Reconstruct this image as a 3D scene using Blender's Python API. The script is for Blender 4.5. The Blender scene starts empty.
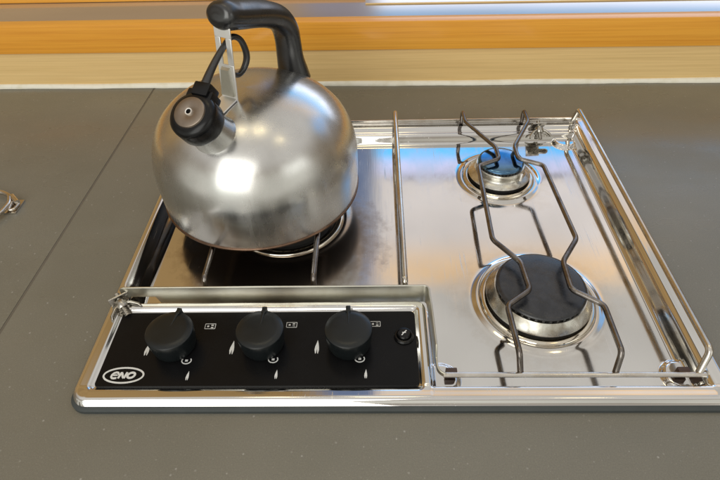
import bpy, bmesh, math, random
import numpy as np
from mathutils import Vector, Matrix
random.seed(4)
rad = math.radians
S = bpy.context.scene

# ---------------------------------------------------------------- camera
YAW, PIT, ROL = rad(2.0407), rad(43.7938), rad(-1.9932)
H = 0.40
cam_d = bpy.data.cameras.new('camera'); cam = bpy.data.objects.new('camera', cam_d)
S.collection.objects.link(cam); S.camera = cam
fw = Vector((0, math.cos(PIT), -math.sin(PIT))); up0 = Vector((0, math.sin(PIT), math.cos(PIT))); rt0 = Vector((1, 0, 0))
rt = rt0 * math.cos(ROL) + up0 * math.sin(ROL); up = -rt0 * math.sin(ROL) + up0 * math.cos(ROL)
Rz = Matrix.Rotation(YAW, 3, 'Z')
rt, up, fw = Rz @ rt, Rz @ up, Rz @ fw
M = Matrix((rt, up, -fw)).transposed().to_4x4(); M.translation = Vector((0, 0, H))
cam.matrix_world = M
cam_d.lens = 27.0; cam_d.sensor_width = 36.0; cam_d.clip_start = 0.01; cam_d.clip_end = 50

# ---------------------------------------------------------------- world: the light of a small cabin
W = bpy.data.worlds.new('World'); S.world = W; W.use_nodes = True
nt = W.node_tree; nt.nodes.clear()
def N(t, **k):
    n = nt.nodes.new(t)
    for a, b in k.items(): setattr(n, a, b)
    return n
def L(a, b): nt.links.new(a, b)
def val(sock, v):
    if hasattr(v, 'is_output'): L(v, sock)
    else: sock.default_value = v
def math_(op, a, b=0.0, c=0.0):
    n = N('ShaderNodeMath', operation=op); val(n.inputs[0], a); val(n.inputs[1], b)
    if op in ('MULTIPLY_ADD',): val(n.inputs[2], c)
    return n.outputs[0]
def ss(x, a, b):
    n = N('ShaderNodeMapRange', interpolation_type='SMOOTHSTEP'); val(n.inputs[0], x)
    n.inputs[1].default_value = a; n.inputs[2].default_value = b
    return n.outputs[0]
def band(x, a, b, s, s2=None):
    s2 = s if s2 is None else s2
    return math_('SUBTRACT', ss(x, a - s, a + s), ss(x, b - s2, b + s2))
def mixc(f, a, b):
    n = N('ShaderNodeMix', data_type='RGBA'); val(n.inputs[0], f)
    for s, v in ((n.inputs[6], a), (n.inputs[7], b)):
        if hasattr(v, 'is_output'): L(v, s)
        else: s.default_value = (*v, 1)
    return n.outputs[2]
tc = N('ShaderNodeTexCoord'); sp = N('ShaderNodeSeparateXYZ'); L(tc.outputs['Generated'], sp.inputs[0])
X, Y, Z = sp.outputs
el = math_('MULTIPLY', math_('ARCSINE', Z), 57.2958)
az = math_('MULTIPLY', math_('ARCTAN2', X, Y), 57.2958)          # 0 ahead, + to the right
baz = math_('MULTIPLY', math_('ARCTAN2', math_('MULTIPLY', X, -1.0), math_('MULTIPLY', Y, -1.0)), 57.2958)   # 0 behind, + to the left
col = mixc(ss(el, -12, 8), (.09, .075, .055), (.25, .20, .14))
col = mixc(ss(el, 22, 50), col, (.75, .72, .675))                 # cream ceiling
elf = math_('MULTIPLY', math_('ARCTAN2', Z, Y), 57.2958)           # height angle of level edges that run across the view
low = math_('MULTIPLY', band(baz, -75, 75, 15), band(el, -22, 26, 8, 8))
col = mixc(low, col, (.78, .76, .68))                             # light cabin behind the viewer
front_r = math_('MULTIPLY', ss(az, -5, 3), math_('SUBTRACT', 1.0, ss(az, 45, 75)))
col = mixc(math_('MULTIPLY', front_r, band(elf, 37, 48.6, .6, .5)), col, (1.0, .93, .90))      # ceiling strip lit by the window
col = mixc(math_('MULTIPLY', front_r, band(elf, 45.2, 48.6, 2.2, .45)), col, (1.12, .80, .50))  # varnished beam
col = mixc(math_('MULTIPLY', band(az, -9, 0, 2, 1.5), band(el, 20, 50, 1, 5)), col, (.20, .26, .42))   # window reveal in blue shade
left = math_('MULTIPLY', band(az, -75, -8, 14, 2.5), band(el, 8, 62, 8, 8))
col = mixc(left, col, (.43, .275, .115))                           # wood panelling on the left
win = math_('MULTIPLY', band(az, 0.5, 42, 1.2, 5), band(elf, 18.0, 37, .8, .4))
win2 = math_('MULTIPLY', band(az, 43, 66, 3, 5), band(el, 28, 41, 3, 2))
col = mixc(win2, col, (.40, .72, 1.25))
wcol = mixc(ss(elf, 22, 31), (2.6, 2.75, 3.2), (.20, .84, 1.60))
wcol = mixc(ss(elf, 34.6, 36.0), wcol, (.92, .95, 1.35))
col = mixc(win, col, wcol)                                        # window ahead, blue sky
col = mixc(math_('MULTIPLY', band(az, 2, 32, 1.5), band(elf, 37.0, 37.6, .2)), col, (.45, .45, .52))  # its upper frame
b1 = math_('MULTIPLY', band(baz, 8, 36, 7), band(el, 0, 46, 7))
col = mixc(b1, col, (.85, .92, .84))                             # companionway behind, on the left
b2 = math_('MULTIPLY', band(baz, -70, -40, 5), band(el, 14, 34, 4))
col = mixc(b2, col, (1.5, 1.5, 1.4))                              # small port behind on the right
for a0, e0, s0 in ((4, 78, 3.0), (-40, 74, 2.5), (95, 70, 2.2)):  # ceiling spots
    m = math_('MULTIPLY', band(az, a0 - s0 / math.cos(rad(e0)), a0 + s0 / math.cos(rad(e0)), 3), band(el, e0 - s0, e0 + s0, 1))
    col = mixc(m, col, (6.5, 5.4, 3.2))
nz = N('ShaderNodeTexNoise'); mp = N('ShaderNodeMapping'); L(tc.outputs['Generated'], mp.inputs[0]); mp.inputs['Scale'].default_value = (2.2, 2.2, 4.5); L(mp.outputs[0], nz.inputs['Vector'])
nz.inputs['Scale'].default_value = 1.6; nz.inputs['Detail'].default_value = 3
mr = N('ShaderNodeMapRange'); L(nz.outputs[0], mr.inputs[0]); mr.inputs[1].default_value = .3; mr.inputs[2].default_value = .7; mr.inputs[3].default_value = .78; mr.inputs[4].default_value = 1.14
vm = N('ShaderNodeVectorMath', operation='SCALE'); L(col, vm.inputs[0]); L(mr.outputs[0], vm.inputs['Scale']); col = vm.outputs[0]
bg = N('ShaderNodeBackground'); L(col, bg.inputs[0]); bg.inputs[1].default_value = 1.0
wo = N('ShaderNodeOutputWorld'); L(bg.outputs[0], wo.inputs[0])
W.cycles.sampling_method = 'MANUAL'; W.cycles.sample_map_resolution = 1024

def area(name, loc, target, sx, sy, e, c):
    d = bpy.data.lights.new(name, 'AREA'); d.shape = 'RECTANGLE'; d.size = sx; d.size_y = sy; d.energy = e; d.color = c
    o = bpy.data.objects.new(name, d); S.collection.objects.link(o); o.location = loc
    o.rotation_euler = (Vector(target) - Vector(loc)).to_track_quat('-Z', 'Y').to_euler(); return o
area('companionway_light', (-.55, -1.15, 1.05), (0, .5, 0), 1.2, 1.7, 17, (1, .98, .93))

S.view_settings.view_transform = 'Standard'; S.view_settings.look = 'None'
S.view_settings.exposure = 0; S.view_settings.gamma = 1
S.cycles.max_bounces = 10; S.cycles.glossy_bounces = 8

# ---------------------------------------------------------------- materials
class NT:
    def __init__(s, name):
        s.m = bpy.data.materials.new(name); s.m.use_nodes = True; s.t = s.m.node_tree
        s.b = s.t.nodes['Principled BSDF']
    def n(s, t, **k):
        n = s.t.nodes.new(t)
        for a, b in k.items(): setattr(n, a, b)
        return n
    def l(s, a, b): s.t.links.new(a, b)
    def coord(s, scale=(1, 1, 1), rot=(0, 0, 0)):
        t = s.n('ShaderNodeTexCoord'); m = s.n('ShaderNodeMapping'); s.l(t.outputs['Object'], m.inputs[0])
        m.inputs['Scale'].default_value = scale; m.inputs['Rotation'].default_value = rot; return m.outputs[0]
    def noise(s, co, scale, detail=4, rough=.5, dist=0):
        n = s.n('ShaderNodeTexNoise'); s.l(co, n.inputs['Vector']); n.inputs['Scale'].default_value = scale
        n.inputs['Detail'].default_value = detail; n.inputs['Roughness'].default_value = rough; n.inputs['Distortion'].default_value = dist
        return n.outputs[0]
    def ramp(s, f, stops):
        r = s.n('ShaderNodeValToRGB'); s.l(f, r.inputs[0]); e = r.color_ramp.elements
        while len(e) < len(stops): e.new(.5)
        for i, (p, c) in enumerate(stops):
            e[i].position = p; e[i].color = (*c, 1) if isinstance(c, tuple) else (c, c, c, 1)
        return r.outputs[0]
    def mix(s, f, a, b, blend='MIX'):
        n = s.n('ShaderNodeMix', data_type='RGBA', blend_type=blend)
        for k, v in ((0, f), (6, a), (7, b)):
            if hasattr(v, 'is_output'): s.l(v, n.inputs[k])
            elif k == 0: n.inputs[0].default_value = v
            else: n.inputs[k].default_value = (*v, 1)
        return n.outputs[2]
    def bump(s, h, strength, dist=.001):
        b = s.n('ShaderNodeBump'); s.l(h, b.inputs['Height']); b.inputs['Strength'].default_value = strength
        b.inputs['Distance'].default_value = dist; s.l(b.outputs[0], s.b.inputs['Normal'])
    def set(s, color=None, metallic=None, rough=None, spec=None, coat=None, coat_r=None):
        for k, v in (('Base Color', color), ('Metallic', metallic), ('Roughness', rough), ('Specular IOR Level', spec), ('Coat Weight', coat), ('Coat Roughness', coat_r)):
            if v is None: continue
            if hasattr(v, 'is_output'): s.l(v, s.b.inputs[k])
            elif k == 'Base Color': s.b.inputs[k].default_value = (*v, 1)
            else: s.b.inputs[k].default_value = v
        return s.m

def steel(name, base, r0, r1, brush=None, bscale=60, bump=.0, tint=None, smudge=25):
    t = NT(name)
    co = t.coord()
    sm = t.noise(co, smudge, 5, .6, .4)
    if brush:
        bn = t.noise(t.coord(brush), bscale, 3, .6)
        f = t.mix(.5, sm, bn)
    else: f = sm
    r = t.ramp(f, ((.35, r0), (.68, r1)))
    c = base
    if tint: c = t.mix(t.ramp(t.noise(co, smudge * .7, 6, .65, .3), ((.42, 0.), (.72, 1.))), base, tint)
    t.set(color=c, metallic=1.0, rough=r)
    if bump: t.bump(f, bump, .0004)
    return t.m

t = NT('polished_tray_steel')
co = t.coord()
br = t.noise(t.coord((1, .05, 1)), 220, 3, .6)
smear = t.ramp(t.noise(t.coord((1.5, 1, 1), (0, 0, .5)), 11, 6, .68, .5), ((.42, 0.), (.70, 1.)))
rg = t.mix(smear, (.045,) * 3, (.14,) * 3)
rg = t.mix(t.ramp(br, ((.55, 0.), (.75, .30))), rg, (.24,) * 3)
for a_ in (.25, -.8, 1.3):                                           # fine wiping scratches
    sc_ = t.ramp(t.noise(t.coord((1, .018, 1), (0, 0, a_)), 900, 1, .5), ((.70, 0.), (.745, 1.)))
    pt_ = t.ramp(t.noise(t.coord((1, 1, 1), (0, 0, a_)), 16, 2), ((.50, 0.), (.62, .8)))
    rg = t.mix(t.mix(1.0, sc_, pt_, 'MULTIPLY'), rg, (.38,) * 3)
# baked-on staining round each burner (object space, fades outwards)
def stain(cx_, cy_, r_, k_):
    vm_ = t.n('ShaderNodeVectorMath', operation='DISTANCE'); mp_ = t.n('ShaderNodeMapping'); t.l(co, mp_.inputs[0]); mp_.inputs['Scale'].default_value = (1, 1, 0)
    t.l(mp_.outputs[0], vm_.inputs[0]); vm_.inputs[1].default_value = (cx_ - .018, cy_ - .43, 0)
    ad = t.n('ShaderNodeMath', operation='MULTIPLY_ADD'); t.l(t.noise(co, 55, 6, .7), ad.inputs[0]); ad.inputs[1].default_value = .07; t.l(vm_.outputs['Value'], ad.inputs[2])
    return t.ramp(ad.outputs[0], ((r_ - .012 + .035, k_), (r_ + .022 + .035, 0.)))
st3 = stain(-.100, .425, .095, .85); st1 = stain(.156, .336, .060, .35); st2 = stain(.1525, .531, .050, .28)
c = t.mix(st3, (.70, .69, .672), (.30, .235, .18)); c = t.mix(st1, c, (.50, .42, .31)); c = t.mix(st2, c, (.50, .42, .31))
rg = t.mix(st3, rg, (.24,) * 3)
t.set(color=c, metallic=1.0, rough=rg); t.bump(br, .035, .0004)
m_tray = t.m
m_rim = steel('chromed_wire', (.66, .63, .58), .10, .24, None, 60, .05, (.50, .44, .36), 60)
m_wire = steel('heat_stained_wire', (.245, .225, .21), .15, .32, None, 60, .15, (.065, .042, .03), 45)
m_plate = steel('brushed_strip_steel', (.60, .59, .52), .34, .46, (.05, 1, 1), 200, .05, (.50, .47, .38), 30)
m_kettle = steel('worn_kettle_steel', (.66, .655, .64), .22, .32, (1, 1, .08), 120, .015, (.58, .575, .55), 22)
kt = m_kettle.node_tree; tg = kt.nodes.new('ShaderNodeTangent'); tg.direction_type = 'RADIAL'; tg.axis = 'Z'
kb = kt.nodes['Principled BSDF']; kt.links.new(tg.outputs[0], kb.inputs['Tangent']); kb.inputs['Anisotropic'].default_value = .5; kb.inputs['Anisotropic Rotation'].default_value = .25
m_kettle_b = steel('bright_bracket_steel', (.93, .925, .91), .42, .55, None, 60, .02)
m_copper = steel('copper_base_edge', (.20, .125, .085), .22, .4, None, 50, .03, (.10, .06, .04), 60)
m_cup = steel('burner_cup_metal', (.66, .65, .60), .20, .40, None, 60, .12, (.34, .29, .22), 90)
m_ring = steel('burner_ring_chrome', (.74, .70, .62), .06, .18, None, 40, .03, (.60, .50, .36), 30)

t = NT('taupe_laminate')
co = t.coord()
vor = t.n('ShaderNodeTexVoronoi', feature='F1'); t.l(co, vor.inputs['Vector']); vor.inputs['Scale'].default_value = 260
w = t.n('ShaderNodeTexWhiteNoise', noise_dimensions='3D'); t.l(vor.outputs['Position'], w.inputs['Vector'])
few = t.ramp(w.outputs['Value'], ((.93, 0.), (.985, 1.)))
dot = t.ramp(vor.outputs['Distance'], ((.16, 1.), (.26, 0.)))
spk = t.mix(1.0, few, dot, 'MULTIPLY')
fine = t.ramp(t.noise(co, 900, 2, .6), ((.35, .90), (.65, 1.08)))
base = t.mix(t.ramp(t.noise(co, 6, 5, .6), ((.35, 0.), (.7, 1.))), (.158, .149, .118), (.184, .172, .138))
base = t.mix(1.0, base, fine, 'MULTIPLY')
vor2 = t.n('ShaderNodeTexVoronoi', feature='F1'); t.l(co, vor2.inputs['Vector']); vor2.inputs['Scale'].default_value = 620
w2 = t.n('ShaderNodeTexWhiteNoise', noise_dimensions='3D'); t.l(vor2.outputs['Position'], w2.inputs['Vector'])
base = t.mix(t.mix(1.0, t.ramp(w2.outputs['Value'], ((.84, 0.), (.99, .55))), t.ramp(vor2.outputs['Distance'], ((.2, 1.), (.35, 0.))), 'MULTIPLY'), base, (.27, .255, .22))
base = t.mix(spk, base, (.30, .29, .26))
sm = t.noise(t.coord((1, 2.2, 1)), 9, 4, .5)
m_counter = t.set(color=base, rough=t.ramp(sm, ((.3, .22), (.7, .42))), spec=.6)
t.bump(t.noise(co, 500, 2, .5), .05, .0003)

def wood(name, c0, c1, c2, rough, coat, rot=(0, 0, 0), sc=14):
    t = NT(name)
    co = t.coord((.10, 1.6, 1.6), rot)
    g = t.noise(co, sc, 5, .6, .5)
    g2 = t.noise(t.coord((.035, 3, 3), rot), sc * 8, 4, .7)
    c = t.mix(t.ramp(g, ((.3, 0.), (.7, 1.))), c0, c1)
    c = t.mix(t.ramp(g2, ((.42, 0.), (.70, .6))), c, c2)
    t.set(color=c, rough=rough, coat=coat, coat_r=.12, spec=.4)
    t.bump(g2, .06, .0005)
    return t.m
m_oak = wood('pale_oak', (.86, .62, .29), (.79, .54, .23), (.62, .41, .16), .45, .1)
m_orange = wood('orange_varnished_wood', (.90, .44, .06), (.84, .37, .04), (.66, .24, .022), .32, .35)
t = NT('grey_beige_gloss_ledge')
m_ledge = t.set(color=t.mix(t.noise(t.coord((.3, 2, 2)), 8, 4), (.30, .22, .16), (.36, .275, .21)), rough=.17, spec=1.0, coat=1.0, coat_r=.1)

t.b.inputs['IOR'].default_value = 1.9
t = NT('cream_sealant'); m_seal = t.set(color=t.mix(t.ramp(t.noise(t.coord(), 70, 4), ((.45, 0.), (.75, 1.))), (.84, .81, .70), (.74, .70, .56)), rough=.5)
t = NT('grey_rubber_gasket'); m_gasket = t.set(color=t.mix(t.noise(t.coord(), 60, 3), (.030, .037, .038), (.050, .060, .061)), rough=.45)
t = NT('black_control_plate'); m_black = t.set(color=t.mix(t.noise(t.coord(), 40, 3), (.004, .004, .0045), (.007, .007, .0075)), rough=t.ramp(t.noise(t.coord(), 30, 5), ((.3, .20), (.7, .34))), spec=.16)
t = NT('charcoal_knob_plastic'); m_knob = t.set(color=t.mix(t.noise(t.coord(), 50, 3), (.0045, .0065, .0072), (.007, .0095, .0105)), rough=t.ramp(t.noise(t.coord(), 120, 4), ((.3, .27), (.7, .38))), spec=.42)
t.bump(t.noise(t.coord(), 1500, 2), .05, .0002)
t = NT('glossy_black_plastic'); m_gloss = t.set(color=t.mix(t.noise(t.coord(), 50, 3), (.003, .003, .0035), (.006, .006, .0065)), rough=t.ramp(t.noise(t.coord(), 60, 4), ((.3, .16), (.7, .30))), spec=.3)
t = NT('black_enamel_cap'); m_cap = t.set(color=t.mix(t.ramp(t.noise(t.coord(), 90, 6, .7), ((.4, 0.), (.7, 1.))), (.012, .013, .016), (.035, .036, .040)), rough=t.ramp(t.noise(t.coord(), 130, 6, .7), ((.3, .18), (.7, .42))), spec=.6)
t.bump(t.noise(t.coord(), 500, 4), .15, .0004)
t = NT('white_print'); m_print = t.set(color=t.mix(t.noise(t.coord(), 300, 2), (.62, .62, .60), (.72, .72, .70)), rough=.5)
m_cap2 = steel('painted_sky_cap', (.11, .22, .36), .07, .18, None, 60, .02, (.05, .10, .17), 60)  # black cap; blue window reflection is painted into its base colour
m_soot = None
t = NT('handle_plastic'); m_handle = t.set(color=t.mix(t.noise(t.coord(), 50, 3), (.004, .0045, .006), (.007, .0075, .009)), rough=t.ramp(t.noise(t.coord(), 60, 4), ((.3, .22), (.7, .34))), spec=1.0)
t = NT('sooty_kettle_bottom'); m_soot = t.set(color=t.mix(t.noise(t.coord(), 60, 4), (.012, .012, .016), (.035, .032, .032)), rough=.5, metallic=.3)
t = NT('brown_rubber'); m_brown = t.set(color=t.mix(t.noise(t.coord(), 90, 2), (.055, .03, .02), (.09, .05, .035)), rough=.5)
t = NT('seam_filler'); m_seam = t.set(color=t.mix(t.noise(t.coord(), 90, 2), (.11, .095, .072), (.14, .12, .09)), rough=.6)
t = NT('dark_gap'); m_dark = t.set(color=t.mix(t.noise(t.coord(), 90, 2), (.012, .011, .01), (.02, .018, .016)), rough=.7)
t = NT('steel_disc'); m_disc = t.set(color=t.mix(t.noise(t.coord(), 200, 3), (.25, .205, .165), (.33, .275, .225)), metallic=1.0, rough=.42)

# ---------------------------------------------------------------- helpers
def link(o, parent=None):
    S.collection.objects.link(o)
    if parent: o.parent = parent
    return o
def mk(name, verts, faces, mat, parent=None, smooth=True, sharp=40):
    me = bpy.data.meshes.new(name); me.from_pydata([tuple(v) for v in verts], [], faces); me.update()
    bm = bmesh.new(); bm.from_mesh(me)
    bmesh.ops.recalc_face_normals(bm, faces=bm.faces)
    bm.to_mesh(me); bm.free()
    if smooth:
        me.polygons.foreach_set('use_smooth', [True] * len(me.polygons))
        me.set_sharp_from_angle(angle=rad(sharp))
    me.materials.append(mat)
    return link(bpy.data.objects.new(name, me), parent)
def tag(o, label=None, cat=None, group=None, kind=None):
    for k, v in (('label', label), ('category', cat), ('group', group), ('kind', kind)):
        if v: o[k] = v
    return o
def empty(name, loc, label, cat, group=None):
    o = bpy.data.objects.new(name, None); S.collection.objects.link(o); o.location = loc; o.empty_display_size = .02
    return tag(o, label, cat, group)
class G:                                                            # geometry collector
    def __init__(s): s.v = []; s.f = []
    def add(s, v, f):
        k = len(s.v); s.v += [tuple(p) for p in v]; s.f += [tuple(i + k for i in q) for q in f]; return s
    def build(s, name, mat, parent=None, **k): return mk(name, s.v, s.f, mat, parent, **k)
    def box(s, x0, x1, y0, y1, z0, z1, bev=.0006, rot=None, piv=None):
        bm = bmesh.new(); bmesh.ops.create_cube(bm, size=1)
        for v in bm.verts: v.co = Vector(((x0 + x1) / 2 + v.co.x * (x1 - x0), (y0 + y1) / 2 + v.co.y * (y1 - y0), (z0 + z1) / 2 + v.co.z * (z1 - z0)))
        if bev: bmesh.ops.bevel(bm, geom=bm.edges[:], offset=bev, segments=2, affect='EDGES', profile=.7)
        if rot: bmesh.ops.transform(bm, matrix=Matrix.Translation(piv) @ rot.to_4x4() @ Matrix.Translation(-Vector(piv)), verts=bm.verts)
        bm.verts.index_update()
        s.add([v.co[:] for v in bm.verts], [[v.index for v in f.verts] for f in bm.faces]); bm.free(); return s
    def lathe(s, prof, c=(0, 0, 0), n=96, axis=None, capped=False):
        R = (axis and Vector(axis).normalized().to_track_quat('Z', 'Y').to_matrix()) or Matrix.Identity(3)
        v = []; f = []; rings = []
        for r, z in prof:
            if r < 1e-6: rings.append([len(v)]); v.append(Vector(c) + R @ Vector((0, 0, z)))
            else:
                rings.append(list(range(len(v), len(v) + n)))
                v += [Vector(c) + R @ Vector((r * math.cos(2 * math.pi * i / n), r * math.sin(2 * math.pi * i / n), z)) for i in range(n)]
        for a, b in zip(rings, rings[1:]):
            for i in range(n):
                j = (i + 1) % n
                if len(a) == 1 and len(b) == 1: continue
                if len(a) == 1: f.append((a[0], b[i], b[j]))
                elif len(b) == 1: f.append((a[i], a[j], b[0]))
                else: f.append((a[i], a[j], b[j], b[i]))
        return s.add(v, f)
    def tube(s, pts, r, n=14, rnd=.004, cap=True, ry=None, upv=None, seg=7):
        P = [Vector(p) for p in pts]
        if rnd:
            Q = [P[0]]
            for a, b, c in zip(P, P[1:], P[2:]):
                d1 = min(rnd, (b - a).length * .45); d2 = min(rnd, (c - b).length * .45)
                p = b + (a - b).normalized() * d1; q = b + (c - b).normalized() * d2
                for i in range(seg + 1):
                    u = i / seg; Q.append(p * (1 - u) ** 2 + b * 2 * u * (1 - u) + q * u * u)
            Q.append(P[-1]); P = Q
        rr = r if isinstance(r, (list, tuple)) else None
        m = len(P); v = []; f = []
        T = [(P[min(i + 1, m - 1)] - P[max(i - 1, 0)]).normalized() for i in range(m)]
        nrm = Vector(upv) if upv else (Vector((0, 0, 1)) if abs(T[0].z) < .9 else Vector((1, 0, 0)))
        for i in range(m):
            nrm = (nrm - T[i] * nrm.dot(T[i])).normalized(); bn = T[i].cross(nrm)
            R_ = rr[i] if rr else r; R2 = (ry[i] if isinstance(ry, (list, tuple)) else ry) if ry else R_
            v += [P[i] + nrm * R_ * math.cos(2 * math.pi * k / n) + bn * R2 * math.sin(2 * math.pi * k / n) for k in range(n)]
        for i in range(m - 1):
            for k in range(n): f.append((i * n + k, i * n + (k + 1) % n, (i + 1) * n + (k + 1) % n, (i + 1) * n + k))
        if cap: f.append(tuple(range(n))); f.append(tuple(range((m - 1) * n, m * n)))
        return s.add(v, f)
    def strip(s, pts2, z, w, th=.00025):                              # flat printed stroke
        P = [Vector((a, b)) for a, b in pts2]; m = len(P)
        W_ = w if isinstance(w, (list, tuple)) else [w] * m
        closed = (P[0] - P[-1]).length < 1e-6
        v = []
        for i in range(m):
            a = P[i - 1] if i else (P[-2] if closed else P[0]); b = P[i + 1] if i < m - 1 else (P[1] if closed else P[-1])
            t_ = (b - a).normalized(); nn = Vector((-t_.y, t_.x)) * W_[i] / 2
            for q in (P[i] + nn, P[i] - nn): v += [(q.x, q.y, z), (q.x, q.y, z - th)]
        f = []
        for i in range(m - 1):
            k = 4 * i; f += [(k, k + 2, k + 6, k + 4), (k, k + 4, k + 5, k + 1), (k + 2, k + 3, k + 7, k + 6)]
        return s.add(v, f)
def rrect(x0, x1, y0, y1, r, n=10):
    out = []
    for cx, cy, a0 in ((x1 - r, y0 + r, -90), (x1 - r, y1 - r, 0), (x0 + r, y1 - r, 90), (x0 + r, y0 + r, 180)):
        out += [(cx + r * math.cos(rad(a0 + 90 * i / n)), cy + r * math.sin(rad(a0 + 90 * i / n))) for i in range(n + 1)]
    return out
def slab(g, loops):                                                  # loops: list of (outline, z), first closed by an ngon
    n = len(loops[0][0]); v = []; f = [tuple(range(n))]
    for o, z in loops: v += [(x, y, z) for x, y in o]
    for i in range(len(loops) - 1):
        for k in range(n): f.append((i * n + k, i * n + (k + 1) % n, (i + 1) * n + (k + 1) % n, (i + 1) * n + k))
    f.append(tuple(range((len(loops) - 1) * n, len(loops) * n)))
    return g.add(v, f)

# ================================================================ SETTING
# countertop with a cut-out for the hob, to the right of the seam; lid panel to its left
SX = lambda y: -.3421 + (y - .5234) * .0245                           # the seam line
BY = lambda x: .7606 - .0162 * (x + 0.0)                              # foot of the wooden upstand
def rot2(x, y): return x, y
g = G()
hx0, hx1, hy0, hy1 = -.238, .276, .230, .634                          # hole
for quad in (((SX(.02) + .0016, .02), (1.3, .02), (1.3, hy0), (SX(hy0) + .0016, hy0)),
             ((SX(hy0) + .0016, hy0), (hx0, hy0), (hx0, hy1), (SX(hy1) + .0016, hy1)),
             ((hx1, hy0), (1.3, hy0), (1.3, hy1), (hx1, hy1)),
             ((SX(hy1) + .0016, hy1), (1.3, hy1), (1.3, BY(1.3) + .004), (SX(.768) + .0016, BY(-.34) + .004))):
    g.add([(x, y, 0) for x, y in quad], [(0, 1, 2, 3)])
cnt = g.build('countertop', m_counter, smooth=False)
bm = bmesh.new(); bm.from_mesh(cnt.data); bmesh.ops.remove_doubles(bm, verts=bm.verts, dist=1e-5)
ext = bmesh.ops.extrude_edge_only(bm, edges=[e for e in bm.edges if e.is_boundary])
for v in [q for q in ext['geom'] if isinstance(q, bmesh.types.BMVert)]: v.co.z = -.03
bm.to_mesh(cnt.data); bm.free()
tag(cnt, 'speckled taupe laminate countertop under the hob', kind='structure')
g = G(); g.box(-.3475, -.3405, .0, .79, -.035, -.0007, 0, Matrix.Rotation(-.0245, 3, 'Z'), (-.3435, .45, 0))
tag(g.build('counter_groove', m_seam), 'dark groove between lid panel and countertop', kind='structure')

lid = empty('locker_lid', (-.7, .45, 0), 'taupe laminate locker lid left of the dark seam, with a chrome ring pull', 'lid')
g = G()
v = [(-1.4, .02), (SX(.02) - .0016, .02), (SX(.768) - .0016, BY(-.34) + .004), (-1.4, BY(-1.4) + .004)]
g.add([(x + .7, y - .45, z) for z in (-.0003, -.02) for x, y in v], [(0, 1, 2, 3), (4, 5, 6, 7), (0, 1, 5, 4), (1, 2, 6, 5), (2, 3, 7, 6), (3, 0, 4, 7)])
g.build('panel', m_counter, lid, smooth=False)
# ring pull
rp = G()
path = [(x_ + .7, y_ - .45, .006) for x_, y_ in ((-.4280, .4870), (-.4300, .4925), (-.4431, .4997), (-.4660, .5010), (-.4800, .4700), (-.4600, .4420), (-.4400, .4420), (-.4255, .4595), (-.4240, .4790), (-.4280, .4870))]
hx, hy = -.424 + .7, .486 - .45
rp.tube(path, .0026, rnd=.006)
rp_o = rp.build('ring_pull', m_rim, lid)
g = G(); g.tube([(hx - .003, hy + .006, .006), (hx + .009, hy - .006, .006)], .0030, rnd=0); g.tube([(hx + .001, hy - .004, .005), (hx + .003, hy - .018, .004), (hx + .009, hy - .016, .004), (hx + .010, hy - .006, .004)], .0016, rnd=.003)
g.box(hx - .004, hx + .011, hy - .020, hy + .004, -.0002, .0018, .0006)
g.build('hinge', m_rim, rp_o)

# wooden upstand, batten and ledge
ang = math.atan(-.0162)
def wall_obj(name, mat, x0, x1, d0, d1, z0, z1, bev, label):
    g = G(); g.box(x0, x1, d0, d1, z0, z1, bev); o = g.build(name, mat)
    o.location = (0, .7606, 0); o.rotation_euler = (0, 0, ang); return tag(o, label, kind='structure')
wall_obj('wall', m_oak, -1.5, 1.5, .0, .03, -.03, .0560, .0005, 'pale oak upstand behind the countertop')
wall_obj('wooden_batten', m_orange, -1.5, 1.5, -.004, .016, .0563, .0975, .0016, 'orange varnished batten along the top of the oak upstand')
wall_obj('ledge', m_ledge, -1.5, 1.5, .0163, .16, .05, .0968, .0005, 'glossy grey beige ledge behind the orange batten')
g = G(); g.box(-1.5, .0, .086, .10, .0972, .104, .002); o = g.build('ledge_trim', m_orange); o.location = (-.01, .7606, 0); o.rotation_euler = (0, 0, ang); tag(o, 'orange wooden trim standing on the back of the ledge', kind='structure')
# wooden trim further back on the right, paler
g = G(); g.box(.0, 1.5, .060, .0625, .0970, .0986, .0005); o = g.build('ledge_trim', m_oak); o.location = (-.01, .7606, 0); o.rotation_euler = (0, 0, ang); tag(o, 'thin pale bead running along the ledge on the right', kind='structure')
# sealant bead: uneven
g = G(); n = 260; prof = 7; vs = []
for i in range(n + 1):
    x = -1.5 + 3 * i / n
    w_ = .0052 + .0008 * math.sin(x * 13) + .0006 * math.sin(x * 41 + 1) + random.uniform(-.00035, .00035)
    h_ = .0056 + .0005 * math.sin(x * 23 + 2)
    for k in range(prof):
        a = k / (prof - 1) * math.pi / 2
        vs.append((x, -w_ * math.cos(a) , .0001 + h_ * math.sin(a)))
fs = [(i * prof + k, i * prof + k + 1, (i + 1) * prof + k + 1, (i + 1) * prof + k) for i in range(n) for k in range(prof - 1)]
o = mk('sealant_bead', vs, fs, m_seal); o.location = (0, .7606, 0); o.rotation_euler = (0, 0, ang)
tag(o, 'cream sealant bead along the foot of the oak upstand', kind='structure')

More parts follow.
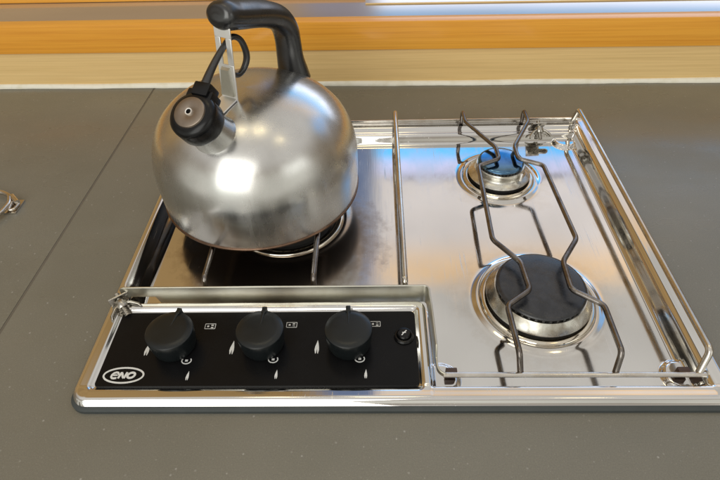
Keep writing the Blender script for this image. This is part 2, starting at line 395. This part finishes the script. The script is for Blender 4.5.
# ================================================================ HOB
HB = (0.018, .43, 0)
hob = empty('gas_hob', HB, 'stainless steel three burner gas hob with black control plate set in the countertop', 'hob')
ox, oy, oz = HB
X0, X1, Y0, Y1 = -.2490, .2845, .2195, .6420
RC = .0135
BURN = ((.156, .337, .0545, .0408, .0170), (.1525, .532, .0425, .0262, .020), (-.0965, .461, .0630, .0415, .0175))
BOSS = ((.2585, .2520, .0190), (.0560, .2500, .0185), (.2520, .6060, .0185))
def sdrr(x, y, x0, x1, y0, y1, r):
    qx = np.abs(x - (x0 + x1) / 2) - (x1 - x0) / 2 + r; qy = np.abs(y - (y0 + y1) / 2) - (y1 - y0) / 2 + r
    return np.hypot(np.maximum(qx, 0), np.maximum(qy, 0)) + np.minimum(np.maximum(qx, qy), 0) - r
def sstep(x, a, b):
    u = np.clip((x - a) / (b - a), 0, 1); return u * u * (3 - 2 * u)
def smax(a, b, k):
    h = np.clip(.5 + .5 * (a - b) / k, 0, 1); return b + (a - b) * h + k * h * (1 - h)
ZF, ZT = -.008, .0115
def hz(x, y):
    def side(d, a, b): return ZF + (ZT - ZF) * (1 - sstep(d, a, b))     # d = distance inwards from the outer edge
    zr = side(X1 - x, .012, .027); zl = side(x - X0, .012 - .006 * sstep(y, .325, .350), .027)
    zf = side(y - Y0, .013, .024)
    db = Y1 - y
    zb = ZT - .0030 * sstep(db, .007, .011) - .0045 * sstep(db, .017, .024) - (ZT - ZF - .0075) * sstep(db, .0275, .0375)
    # plateau carrying the control plate
    sp_ = sdrr(x, y, X0 - .1, .0455, Y0 - .1, .3225, .006)
    zp = ZF + (ZT - ZF) * (1 - sstep(sp_, -.001, .007))
    z = smax(smax(smax(zr, zl, .002), smax(zf, zb, .001), .002), zp, .0015)
    # pressed well for the control plate
    sw = sdrr(x, y, -.2375, .0405, .2300, .3180, .006)
    z = z - .0032 * (1 - sstep(sw, -.0060, .0))
    # burner dishes and corner bosses
    for bx, by, br, _, _ in BURN:
        d = np.hypot(x - bx, y - by)
        z = z + np.where(z < ZF + .004, .0016 * np.exp(-((d - br - .002) / .004) ** 2), 0)
    for bx, by, br in BOSS:
        d = np.hypot(x - bx, y - by)
        zb_ = ZF + .0052 * (1 - sstep(d, br - .0065, br))
        z = np.maximum(z, zb_)
    # rolled outer edge and slight inward slope of the rim
    so = -sdrr(x, y, X0, X1, Y0, Y1, RC)
    z = z - .0009 * sstep(so, .003, .013) * (1 - sstep(so, .013, .017))
    edge = np.interp(so, [0, .0002, .0008, .0018, .0032, .005], [.0052, .0075, .0093, .0106, .0114, .0120])
    return np.minimum(z, np.where(so < .005, edge, 1))
step = .00115
xs = np.arange(X0 - .002, X1 + .002 + step, step); ys = np.arange(Y0 - .002, Y1 + .002 + step, step)
xx, yy = np.meshgrid(xs, ys)
sd = sdrr(xx, yy, X0, X1, Y0, Y1, RC)
e_ = 1e-5
gx = (sdrr(xx + e_, yy, X0, X1, Y0, Y1, RC) - sdrr(xx - e_, yy, X0, X1, Y0, Y1, RC)) / (2 * e_)
gy = (sdrr(xx, yy + e_, X0, X1, Y0, Y1, RC) - sdrr(xx, yy - e_, X0, X1, Y0, Y1, RC)) / (2 * e_)
snap = (sd > -step * .5) & (sd < step * 1.45)
xx = np.where(snap, xx - gx * sd, xx); yy = np.where(snap, yy - gy * sd, yy)
ok = sd < step * 1.45
zz = hz(xx, yy)
ny, nx = xx.shape
idx = -np.ones(xx.shape, int); idx[ok] = np.arange(ok.sum())
verts = np.stack([xx[ok] - ox, yy[ok] - oy, zz[ok]], 1)
a, b, c, d = idx[:-1, :-1], idx[:-1, 1:], idx[1:, 1:], idx[1:, :-1]
m4 = (a >= 0) & (b >= 0) & (c >= 0) & (d >= 0)
faces = np.stack([a[m4], b[m4], c[m4], d[m4]], 1).tolist()
me = bpy.data.meshes.new('tray'); me.from_pydata(verts.tolist(), [], faces); me.update()
me.polygons.foreach_set('use_smooth', [True] * len(me.polygons)); me.materials.append(m_tray)
tray = link(bpy.data.objects.new('tray', me), hob)
# gasket
g = G(); o1 = [(x - ox, y - oy) for x, y in rrect(X0 - .0022, X1 + .0022, Y0 - .0036, Y1 + .0016, RC + .0022)]
o2 = [(x - ox, y - oy) for x, y in rrect(X0 - .0002, X1 + .0002, Y0 - .0002, Y1 + .0002, RC)]
oi = [(x - ox, y - oy) for x, y in rrect(X0 + .006, X1 - .006, Y0 + .006, Y1 - .006, RC - .006)]
n = len(o1)
v = [(x, y, z) for o, z in ((oi, .0002), (o1, .0002), (o1, .0035), (o2, .0050), (oi, .0050)) for x, y in o]
f = [(i * n + k, i * n + (k + 1) % n, ((i + 1) % 5) * n + (k + 1) % n, ((i + 1) % 5) * n + k) for i in range(5) for k in range(n)]
g.add(v, f).build('gasket', m_gasket, hob)

# control plate and its marks
ZP = .0094
g = G()
out = rrect(-.2330 - ox, .0362 - ox, .2352 - oy, .3125 - oy, .004)
slab(g, [(out, .0075), (out, ZP - .0003), (rrect(-.2327 - ox, .0359 - ox, .2355 - oy, .3122 - oy, .0038), ZP)])
plate = g.build('control_plate', m_black, hob)
ZM = ZP + .0004
def P(x, y): return (x - ox, y - oy)
# oval emblem with its three letters
g = G(); lc = (-.2110, .2458)
ring = [P(lc[0] + .0168 * math.cos(t_), lc[1] + .0072 * math.sin(t_)) for t_ in np.linspace(0, 2 * math.pi, 61)]
ring[-1] = ring[0]
g.strip(ring, ZM, .0015)
def LP(u, v): return P(lc[0] + u * .00094 + v * .00021, lc[1] + v * .00094)
g.strip([LP(-9.5, .1), LP(-5.2, .3)], ZM, .0013)
g.strip([LP(-5.3 , .2), LP(-5.2, 1.5), LP(-6.2, 2.7), LP(-8., 3.0), LP(-9.7, 2.2), LP(-10.6, .4), LP(-10.3, -1.6), LP(-8.9, -2.9), LP(-7., -3.1), LP(-5., -2.7)], ZM, .0018)
g.strip([LP(-3.4, -3.2), LP(-3.0, 3.1)], ZM, .0018)
g.strip([LP(-3.2, 2.9), LP(-1.6, 1.2), LP(.0, -1.4), LP(1.6, -3.0)], ZM + .00003, .0018)
g.strip([LP(1.8, -3.2), LP(1.9, 3.1)], ZM, .0018)
ringO = [LP(6.9 + 3.1 * math.cos(t_), 2.7 * math.sin(t_)) for t_ in np.linspace(0, 2 * math.pi, 31)]; ringO[-1] = ringO[0]
g.strip(ringO, ZM, .0019)
g.build('oval_emblem', m_print, plate, smooth=False)
def flame(g, x, y, h, split=True):
    w = h * .30
    L_ = [(0, 0), (-.45, .12), (-.5, .38), (-.2, .72), (.1, 1.0)]; R_ = [(0, .0), (.45, .12), (.5, .38), (.35, .70), (.1, 1.0)]
    if split: L_ = [(-.32, -.12), (-.52, .18), (-.42, .45), (-.12, .75), (.1, 1.0)]; R_ = [(.34, -.12), (.52, .18), (.46, .45), (.30, .75), (.1, 1.0)]
    k = []
    base_in = [(-.05, .22)] if split else []
    pts = L_ + R_[::-1][1:] + ([(.18, -.1), (.02, .26), (-.16, -.1)] if split else [])
    v = [(*P(x + a_ * w * 1.0, y + b_ * h), zq) for zq in (ZM, ZM - .0002) for a_, b_ in pts]
    n_ = len(pts); g.add(v, [tuple(range(n_))] + [(i, (i + 1) % n_, n_ + (i + 1) % n_, n_ + i) for i in range(n_)])
KN = ((-.1747, .2755, -10), (-.0975, .2763, -4), (-.0222, .2765, 2))
FL = ((-.1985, .2668), (-.1243, .2678), (-.0503, .2680)); FS = ((-.1567, .2418), (-.0825, .2428), (-.0079, .2430)); OF = ((-.1612, .2600), (-.0869, .2608), (-.0130, .2610)); BM = ((-.1530, .2935), (-.0793, .2945), (-.0043, .2950))
for q_, (kx, ky, _) in enumerate(KN):
    g = G(); flame(g, *FL[q_], .0125); g.build('large_flame_mark', m_print, plate, smooth=False)
    g = G(); flame(g, *FS[q_], .0078); g.build('small_flame_mark', m_print, plate, smooth=False)
    g = G(); cxx, cyy = OF[q_]
    g.strip([P(cxx + .0040 * math.cos(t_), cyy + .0032 * math.sin(t_)) for t_ in np.linspace(rad(150), rad(395), 22)], ZM, .0009)
    g.strip([P(cxx - .0012, cyy), P(cxx + .0012, cyy)], ZM, .0018)
    g.build('off_mark', m_print, plate, smooth=False)
    g = G(); rx, ry = BM[q_]
    rc = [P(rx, ry), P(rx + .0092, ry), P(rx + .0092, ry + .0054), P(rx, ry + .0054)]
    for i in range(4): g.strip([rc[i], rc[(i + 1) % 4]], ZM + .00002 * i, .0005)
    which = KN.index((kx, ky, _))
    g.strip([P(rx + .0018, ry + .0027), P(rx + .0036, ry + .0027)], ZM, .0017)
    g.strip([P(rx + .0054, ry + (.0014 if which != 1 else .0038)), P(rx + .0076, ry + (.0014 if which != 1 else .0038))], ZM, .0012)
    g.strip([P(rx + .0054, ry + (.0038 if which != 1 else .0018)), P(rx + .0076, ry + (.0038 if which != 1 else .0015))], ZM, .0005 if which else .0012)
    g.build('burner_mark', m_print, plate, smooth=False)

def knob(kx, ky, ang_):
    g = G()
    g.lathe([(.0, 0), (.0168, 0), (.0178, .0012), (.0186, .0035), (.0194, .0090), (.0200, .0160), (.0203, .0205), (.0200, .0218), (.0190, .0226), (.014, .0232), (.007, .0234), (0, .0234)], n=72)
    o = g.build('control_knob', m_knob, hob, sharp=35)
    o.location = (kx - ox, ky - oy, ZP + .0002); o.rotation_euler = (0, 0, rad(ang_))
    g = G(); g.box(-.0021, .0021, .0165, .0232, .0130, .0241, .0008)
    g.add([(-.0014, .017, .0236), (.0014, .017, .0236), (.0003, .004, .0234), (-.0003, .004, .0234), (0, .017, .0242), (0, .004, .0235)], [(0, 4, 5, 3), (4, 1, 2, 5), (0, 1, 4), (3, 5, 2)])
    g.build('pointer', m_knob, o, sharp=30)
    return o
for k_ in KN: knob(*k_)
# igniter push button
g = G(); g.lathe([(.0085, 0), (.0088, .0010), (.0078, .0024), (.0066, .0026), (.0060, .0012)], n=48); ig = g.build('igniter_button', m_gloss, hob); ig.location = (.0255 - ox, .2840 - oy, ZP + .0001)
g = G(); g.lathe([(.0058, .0005), (.0056, .0040), (.0048, .0048), (.0, .0050)], n=40); g.build('button_cap', m_gloss, ig)
g = G(); zt = .0056
g.strip([(-.0022, -.0026), (-.0003, .0001), (.0022, .0026)], zt, .0009); g.strip([(-.0016, .0004), (.0016, .0002)], zt + .00003, .0008)
g.build('spark_mark', m_print, ig, smooth=False)

# burners
def burner(bx, by, R, rc, zc):
    z0 = ZF
    root = G().lathe([(R - .0005, .0001), (R, .0030), (R - .002, .0048), (R - .006, .0052), (R - .0075, .0042), (R - .0095, .0018), (R - .0105, .0012), (R - .0115, .0008), (rc * .5, .0008)], n=110).build('burner', m_ring, hob, sharp=60)
    root.location = (bx - ox, by - oy, z0)
    zt_ = zc - z0
    G().lathe([(rc + .0095 + (.002 if rc < .03 else 0), .0014), (rc + .0062, .0020), (rc + .0050, .0082), (rc + .001, .0084)], n=90).build('shadow_gap', m_dark, root)  # near-black ring put in as the shade beneath the burner cup
    cr = rc; fl = .0022 if rc < .03 else 0.0
    lowc = [(cr + .0078, .0112), (cr + .0034, zt_ - .0075)] if rc > .03 else [(cr + .0090, .0112), (cr + .0050, .0128), (cr + .0026, .0140), (cr + .0020, .0160), (cr + .0030, zt_ - .0085), (cr + .0026, zt_ - .0065)]
    G().lathe([(cr + .0050 + fl, .0084), (cr + .0078 + fl, .0088), (cr + .0084 + fl, .0098)] + lowc + [(cr + .0016, zt_ - .0050), (cr - .002, zt_ - .0048)], n=110).build('burner_cup', m_cup, root, sharp=50)
    n_ = 40                                                             # crown with flame ports
    g = G(); g.lathe([(cr - .0015, zt_ - .0055), (cr - .0015, zt_ - .0030)], n=90)
    for i in range(n_):
        a_ = 2 * math.pi * i / n_; R3 = Matrix.Rotation(a_, 3, 'Z')
        g.box(cr - .0022, cr - .0002, -.0011, .0011, zt_ - .0050, zt_ - .0030, .0002, R3, (0, 0, 0))
    g.build('flame_ports', m_cap, root)
    G().lathe([(cr - .003, zt_ - .0032), (cr + .0002, zt_ - .0030), (cr + .0007, zt_ - .0018), (cr - .0003, zt_ - .0006), (cr - .003, zt_), (cr * .5, zt_ + .0003), (0, zt_ + .0004)], n=110).build('burner_cap', m_cap2 if rc < .03 else m_cap, root, sharp=60)
    if rc < .03:
        G().tube([(rc * .75, -rc * .98, zt_ - .012), (rc * .75, -rc * .98, zt_ - .003)], .0016, rnd=0).build('spark_plug', m_kettle_b, root)
    return root
for b_ in BURN: burner(*b_)

# ================================================================ POT GRID
GP = (.03, .43, 0)
grid = empty('pot_grid', GP, 'steel wire pot grid with raised side rail lying over the hob', 'grid')
gxo, gyo = GP[0], GP[1]
def Q(pts): return [(x - gxo, y - gyo, z) for x, y, z in pts]
ZW = .0265; YB = .6325; YF = .2445; WR = .0026
def wire(name, pts, mat=None, r=WR): return G().tube(Q(pts), r, rnd=.005, n=16).build(name, mat or m_wire, grid)
cxw = .1588
half = [(.0400, YB, .010), (.0400, YB, ZW), (.0400, .606, ZW), (.0112, .549, ZW), (.0112, .524, ZW), (.0372, .511, ZW), (.0412, .388, ZW), (.0200, .357, ZW), (.0185, .322, ZW), (.0420, .304, ZW), (.0412, .2550, ZW), (.0385, .2465, .006)]
for s_ in (-1, 1): wire('wire', [(cxw + s_ * a_, b_, c_) for a_, b_, c_ in half])
wire('side_rail', [(.2655, YB, .009), (.2695, .6305, ZW + .001), (.2710, .256, ZW), (.2650, .2470, .009)], m_rim, .0029)
wire('wire', [(.0297, YB, .009), (.0297, .6335, ZW + .0008), (.0284, .3345, ZW), (.0284, .3320, .008)], m_rim, .0029)
khalf = [(.0515, YB, .010), (.0515, YB, ZW), (.0515, .54, ZW), (.024, .50, ZW), (.024, .468, ZW), (.0515, .440, ZW), (.0515, .3400, ZW), (.0515, .3335, .010)]
for s_ in (-1, 1): wire('wire', [(-.1085 + s_ * a_, b_, c_) for a_, b_, c_ in khalf])
# front strip turning the corner, then running to the front edge
def ribbon(g, pts, th):                                                # pts: (x,y,ztop,zbot)
    P_ = [Vector((p_[0], p_[1])) for p_ in pts]; m_ = len(pts); v = []
    for i in range(m_):
        a_ = P_[max(i - 1, 0)]; b_ = P_[min(i + 1, m_ - 1)]; t_ = (b_ - a_).normalized(); nn = Vector((-t_.y, t_.x)) * th / 2
        for q, z in ((P_[i] + nn, pts[i][3]), (P_[i] + nn, pts[i][2]), (P_[i] - nn, pts[i][2]), (P_[i] - nn, pts[i][3])): v.append((q.x - gxo, q.y - gyo, z))
    f = [(0, 1, 2, 3), tuple(4 * (m_ - 1) + k for k in range(4))]
    for i in range(m_ - 1):
        for k in range(4): f.append((4 * i + k, 4 * i + (k + 1) % 4, 4 * i + 4 + (k + 1) % 4, 4 * i + 4 + k))
    return g.add(v, f)
ST = .0272
pts = [(-.2375, .3283, ST - .0045, ST - .0075), (-.2370, .3283, ST - .0020, ST - .0105), (-.2350, .3283, ST - .0006, ST - .0122), (-.2325, .3283, ST, ST - .0130), (-.2060, .3283, ST, ST - .0130), (-.2030, .3283, ST, .0050), (-.13, .3282, ST, .0040), (-.04, .3282, ST, .0040), (.0400, .3282, ST, .0040)]
for i in range(9):
    t_ = i / 8 * math.pi / 2; pts.append((.0450 + .0045 * math.sin(t_), .3237 + .0045 * math.cos(t_), ST, .0040))
pts += [(.0505, .300, ST, .0050), (.0508, .275, ST, .0050), (.0510, .2630, ST, .0050), (.0510, .2600, ST - .004, .0055), (.0511, .2575, .0165, .0070), (.0514, .252, .0150, .0100)]
for i in range(1, 7):
    t_ = i / 6 * math.pi / 2; pts.append((.0584 - .007 * math.cos(t_), .2520 - .0075 * math.sin(t_), .0150 - .002 * i / 6, .0100 - .002 * i / 6))
st = ribbon(G(), pts, .0016).build('front_strip', m_plate, grid, sharp=35)
md = st.modifiers.new('bevel', 'BEVEL'); md.width = .0004; md.segments = 2; md.limit_method = 'ANGLE'
G().tube(Q([(.0560, YF, .0105), (.2690, YF, .0095)]), .0019, rnd=0, n=12, ry=.0023).build('front_bar', m_rim, grid)
G().box(-.22 - gxo, .2660 - gxo, YB - gyo - .0010, YB - gyo + .0010, .0100, .0150, .0005).build('back_bar', m_rim, grid)
for bx, by, lab in ((.2560, .2515, 0), (.0640, .2515, 0), (.2480, .6270, 0)):
    G().box(bx - gxo - .0048, bx - gxo + .0048, by - gyo - .0028, by - gyo + .0028, -.001, .0064, .001).build('rubber_block', m_brown, grid)

# thumb screw clamps
m_clamp = steel('dull_clamp_steel', (.46, .44, .40), .2, .36, None, 60, .05, (.22, .19, .15), 90)
def clamp(name, loc, rot, label):
    root = empty(name, loc, label, 'screw', 'thumb screws holding the pot grid'); root.rotation_euler = rot
    g = G(); g.tube([(0, .010, 0), (0, -.015, 0)], .0024, rnd=0, n=16)
    for i in range(8): g.tube([(0, -.0148 + i * .0022, 0), (0, -.0138 + i * .0022, 0)], .0028, rnd=0, n=16)
    g.build('bolt', m_clamp, root)
    g = G(); g.lathe([(0, -.0045), (.0050, -.0045), (.0058, -.003), (.0052, .003), (.0040, .0046), (0, .0048)], c=(0, -.002, 0), axis=(0, 1, 0), n=32)
    for s_ in (-1, 1):
        g.tube([(s_ * .002, -.002, 0), (s_ * .0075, -.0045, .0005), (s_ * .0125, -.0100, .001), (s_ * .0135, -.0130, .001)], [.0036, .0034, .0036, .0022], rnd=0, n=16, ry=[.0022, .0018, .0018, .0012])
    g.build('wing_nut', m_clamp, root)
    g = G(); g.box(-.009, .009, .0040, .0056, -.008, .006, .0005); g.build('clamp_plate', m_clamp, root)
    return root
clamp('thumb_screw', (-.2360, .3200, .0150), (rad(20), 0, rad(38)), 'small chrome thumb screw at the left end of the front strip')
clamp('thumb_screw', (.2170, .6130, .0110), (rad(38), 0, rad(4)), 'small chrome thumb screw on the back edge beside the small burner')

# ================================================================ KETTLE
KX, KY, KZ = -.1230, .4775, .0292
ket = empty('kettle', (KX, KY, KZ), 'worn stainless steel whistling kettle with black handle standing on the left of the hob', 'kettle')
AZ = rad(62); dv = Vector((math.cos(AZ), math.sin(AZ), 0)); pv = Vector((-math.sin(AZ), math.cos(AZ), 0))
def K(s_, z, p_=0): return dv * s_ + pv * p_ + Vector((0, 0, z - KZ))
def smooth_prof(pr, n=8):
    out = []
    for i in range(len(pr) - 1):
        p0 = pr[max(i - 1, 0)]; p1 = pr[i]; p2 = pr[i + 1]; p3 = pr[min(i + 2, len(pr) - 1)]
        for k in range(n):
            u = k / n
            out.append(tuple(.5 * ((2 * p1[j]) + (-p0[j] + p2[j]) * u + (2 * p0[j] - 5 * p1[j] + 4 * p2[j] - p3[j]) * u * u + (-p0[j] + 3 * p1[j] - 3 * p2[j] + p3[j]) * u ** 3) for j in (0, 1)))
    return out + [pr[-1]]
dome = smooth_prof([(.1050, .0310), (.1057, .037), (.1064, .050), (.1066, .066), (.1057, .082), (.1015, .099), (.0935, .1145), (.0805, .1278), (.0640, .1375), (.0440, .1440), (.0210, .1475), (0, .1485)])
dome = [(max(r_, 0), z_ - KZ) for r_, z_ in dome]; dome[-1] = (0, .1485 - KZ)
G().lathe(dome, n=160).build('body', m_kettle, ket, sharp=60)
G().lathe([(.0, -.0004), (.0985, -.0004), (.1052, .0004)], n=160).build('bottom', m_soot, ket, sharp=60)
G().lathe([(.1036, .0006), (.1060, .0008), (.1065, .0014), (.1066, .0024), (.1060, .0032), (.1047, .0034)], n=160).build('base_rim', m_copper, ket, sharp=60)

# spout with whistle cap
B = Vector((-.1425, .4158, .1340)) - Vector((KX, KY, KZ))
saz, sel = rad(-112), rad(57)
sa = Vector((math.cos(saz) * math.cos(sel), math.sin(saz) * math.cos(sel), math.sin(sel)))
g = G(); g.lathe([(.0245, -.0070), (.0222, -.0045), (.0206, -.0012), (.0196, .003), (.0184, .0160), (.0180, .030)], c=B, axis=sa, n=72); g.build('spout', m_kettle, ket)
g = G(); g.lathe([(.0165, .0215), (.0196, .0215), (.0208, .0224), (.0212, .0240), (.0212, .0370), (.0208, .0395), (.0186, .0422), (.0140, .0434), (.0130, .0432)], c=B, axis=sa, n=80)
whistle = g.build('whistle_cap', m_gloss, ket)
off = B
g = G(); g.lathe([(.0142, .0433), (.0137, .0446), (.0128, .0450), (.0030, .0450), (.0025, .0446)], c=off, axis=sa, n=60); g.build('whistle_disc', m_disc, whistle)
g = G(); g.lathe([(.0033, .0447), (.0031, .0457), (.0022, .0456)], c=off, axis=sa, n=32); g.build('hole_rim', m_kettle_b, whistle)
g = G(); g.lathe([(.0023, .0454), (.0021, .0424), (0, .0422)], c=off, axis=sa, n=32); g.build('whistle_hole', m_dark, whistle)
# hinge block and lever
def SP(u, w_, h_):                                                     # around the spout: u across, w up/back, h along axis
    across = sa.cross(Vector((0, 0, 1))).normalized(); back = across.cross(sa).normalized()
    return B + across * u + back * w_ + sa * h_
Rsp = Matrix((sa.cross(Vector((0, 0, 1))).normalized(), (sa.cross(Vector((0, 0, 1))).normalized()).cross(sa).normalized(), sa)).transposed()
g = G()
def obox(g, u0, u1, w0, w1, h0, h1, bev=.0012):
    g2 = G(); g2.box(u0, u1, w0, w1, h0, h1, bev); g.add([B + Rsp @ Vector(v) for v in g2.v], g2.f)
obox(g, -.0125, .0125, .0130, .0230, .026, .0415, .0025); obox(g, -.0090, .0070, .0170, .0290, .028, .0440, .0022)
g.build('hinge_block', m_gloss, whistle)
def cat(pts, n=8):
    out = []
    for i in range(len(pts) - 1):
        p0 = pts[max(i - 1, 0)]; p1 = pts[i]; p2 = pts[i + 1]; p3 = pts[min(i + 2, len(pts) - 1)]
        for k in range(n):
            u = k / n
            out.append(tuple(.5 * ((2 * p1[j]) + (-p0[j] + p2[j]) * u + (2 * p0[j] - 5 * p1[j] + 4 * p2[j] - p3[j]) * u * u + (-p0[j] + 3 * p1[j] - 3 * p2[j] + p3[j]) * u ** 3) for j in range(len(p1))))
    return out + [tuple(pts[-1])]
def inplane_tube(pts, mat, name, parent, n=32, up_=None):              # pts: s, z, perp, r(in plane), ry(perp)
    c = cat(pts)
    g = G(); g.tube([K(a, b, c_) for a, b, c_, _, _ in c], [q[3] for q in c], rnd=0, n=n, ry=[q[4] for q in c], upv=up_ or K(.3, 1 + KZ))
    return g.build(name, mat, parent, sharp=50)
hp = [(-.0195, .2242, .0012, .0030), (-.0185, .2238, .0066, .0095), (-.0155, .2228, .0106, .0138), (-.0095, .2206, .0126, .0154), (.0010, .2168, .0124, .0156), (.0100, .2140, .0124, .0156), (.0300, .2078, .0122, .0154), (.0480, .2010, .0122, .0154),
      (.0640, .1920, .0122, .0154), (.0740, .1790, .0112, .0152), (.0768, .1640, .0096, .0152), (.0775, .1480, .0098, .0160), (.0800, .1320, .0118, .0182), (.0812, .1240, .0126, .0195)]
inplane_tube([(a_, b_, 0, c_, d_) for a_, b_, c_, d_ in hp], m_handle, 'handle', ket, n=40)
# bracket with a slot
g = G(); bw = .0090
def brk(p0, p1, s_of, z0, z1, th=.0016):
    v = [K(s_of(z) + dz, z, p_) for z in (z0, z1) for p_ in (p0, p1) for dz in (-th / 2, th / 2)]
    g.add(v, [(0, 1, 3, 2), (4, 5, 7, 6), (0, 1, 5, 4), (2, 3, 7, 6), (0, 2, 6, 4), (1, 3, 7, 5)])
so_ = lambda z: -.0225 + (z - .150) * .12
brk(-bw, bw, so_, .1455, .1798)
brk(-bw, -.0030, so_, .1798, .2035); brk(.0030, bw, so_, .1798, .2035); brk(-bw, bw, so_, .2035, .2130)
v = [K(s_, z, p_) for s_, z in ((-.0230, .1478), (-.0235, .1492), (-.0440, .1462), (-.0440, .1448)) for p_ in (-bw, bw)]
g.add(v, [(0, 1, 3, 2), (2, 3, 5, 4), (4, 5, 7, 6), (6, 7, 1, 0), (0, 2, 4, 6), (1, 3, 5, 7)])
br = g.build('bracket', m_kettle_b, ket, sharp=20)
md = br.modifiers.new('bevel', 'BEVEL'); md.width = .0004; md.segments = 2; md.limit_method = 'ANGLE'
g = G()
v = [K(-.0262 + (z - .150) * .12, z, p_) for z, w_ in ((.1520, .0068), (.1760, .0042)) for p_ in (-w_, w_)] + [K(-.0225 + (z - .150) * .12, z, p_) for z, w_ in ((.1510, .0074), (.1780, .0050)) for p_ in (-w_, w_)]
g.add(v, [(0, 1, 3, 2), (4, 5, 7, 6), (0, 1, 5, 4), (2, 3, 7, 6), (0, 2, 6, 4), (1, 3, 7, 5)])
g.build('bracket_pad', m_plate, ket, sharp=20)
# whistle lever: bar up through the slot, finger loop behind the bracket
inplane_tube([(-.0600, .1660, -.003, .0030, .0048), (-.0520, .1755, -.002, .0030, .0042), (-.0330, .1870, 0, .0028, .0034), (-.0130, .1978, 0, .0024, .0028), (-.0050, .2000, -.001, .0026, .0030),
              (.0030, .1945, -.002, .0028, .0034), (.0065, .1840, -.003, .0030, .0036), (.0060, .1750, -.003, .0030, .0036), (.0010, .1675, -.002, .0028, .0032), (-.0080, .1650, -.002, .0024, .0026), (-.0150, .1690, 0, .0022, .0024)], m_handle, 'lever', whistle, n=20)
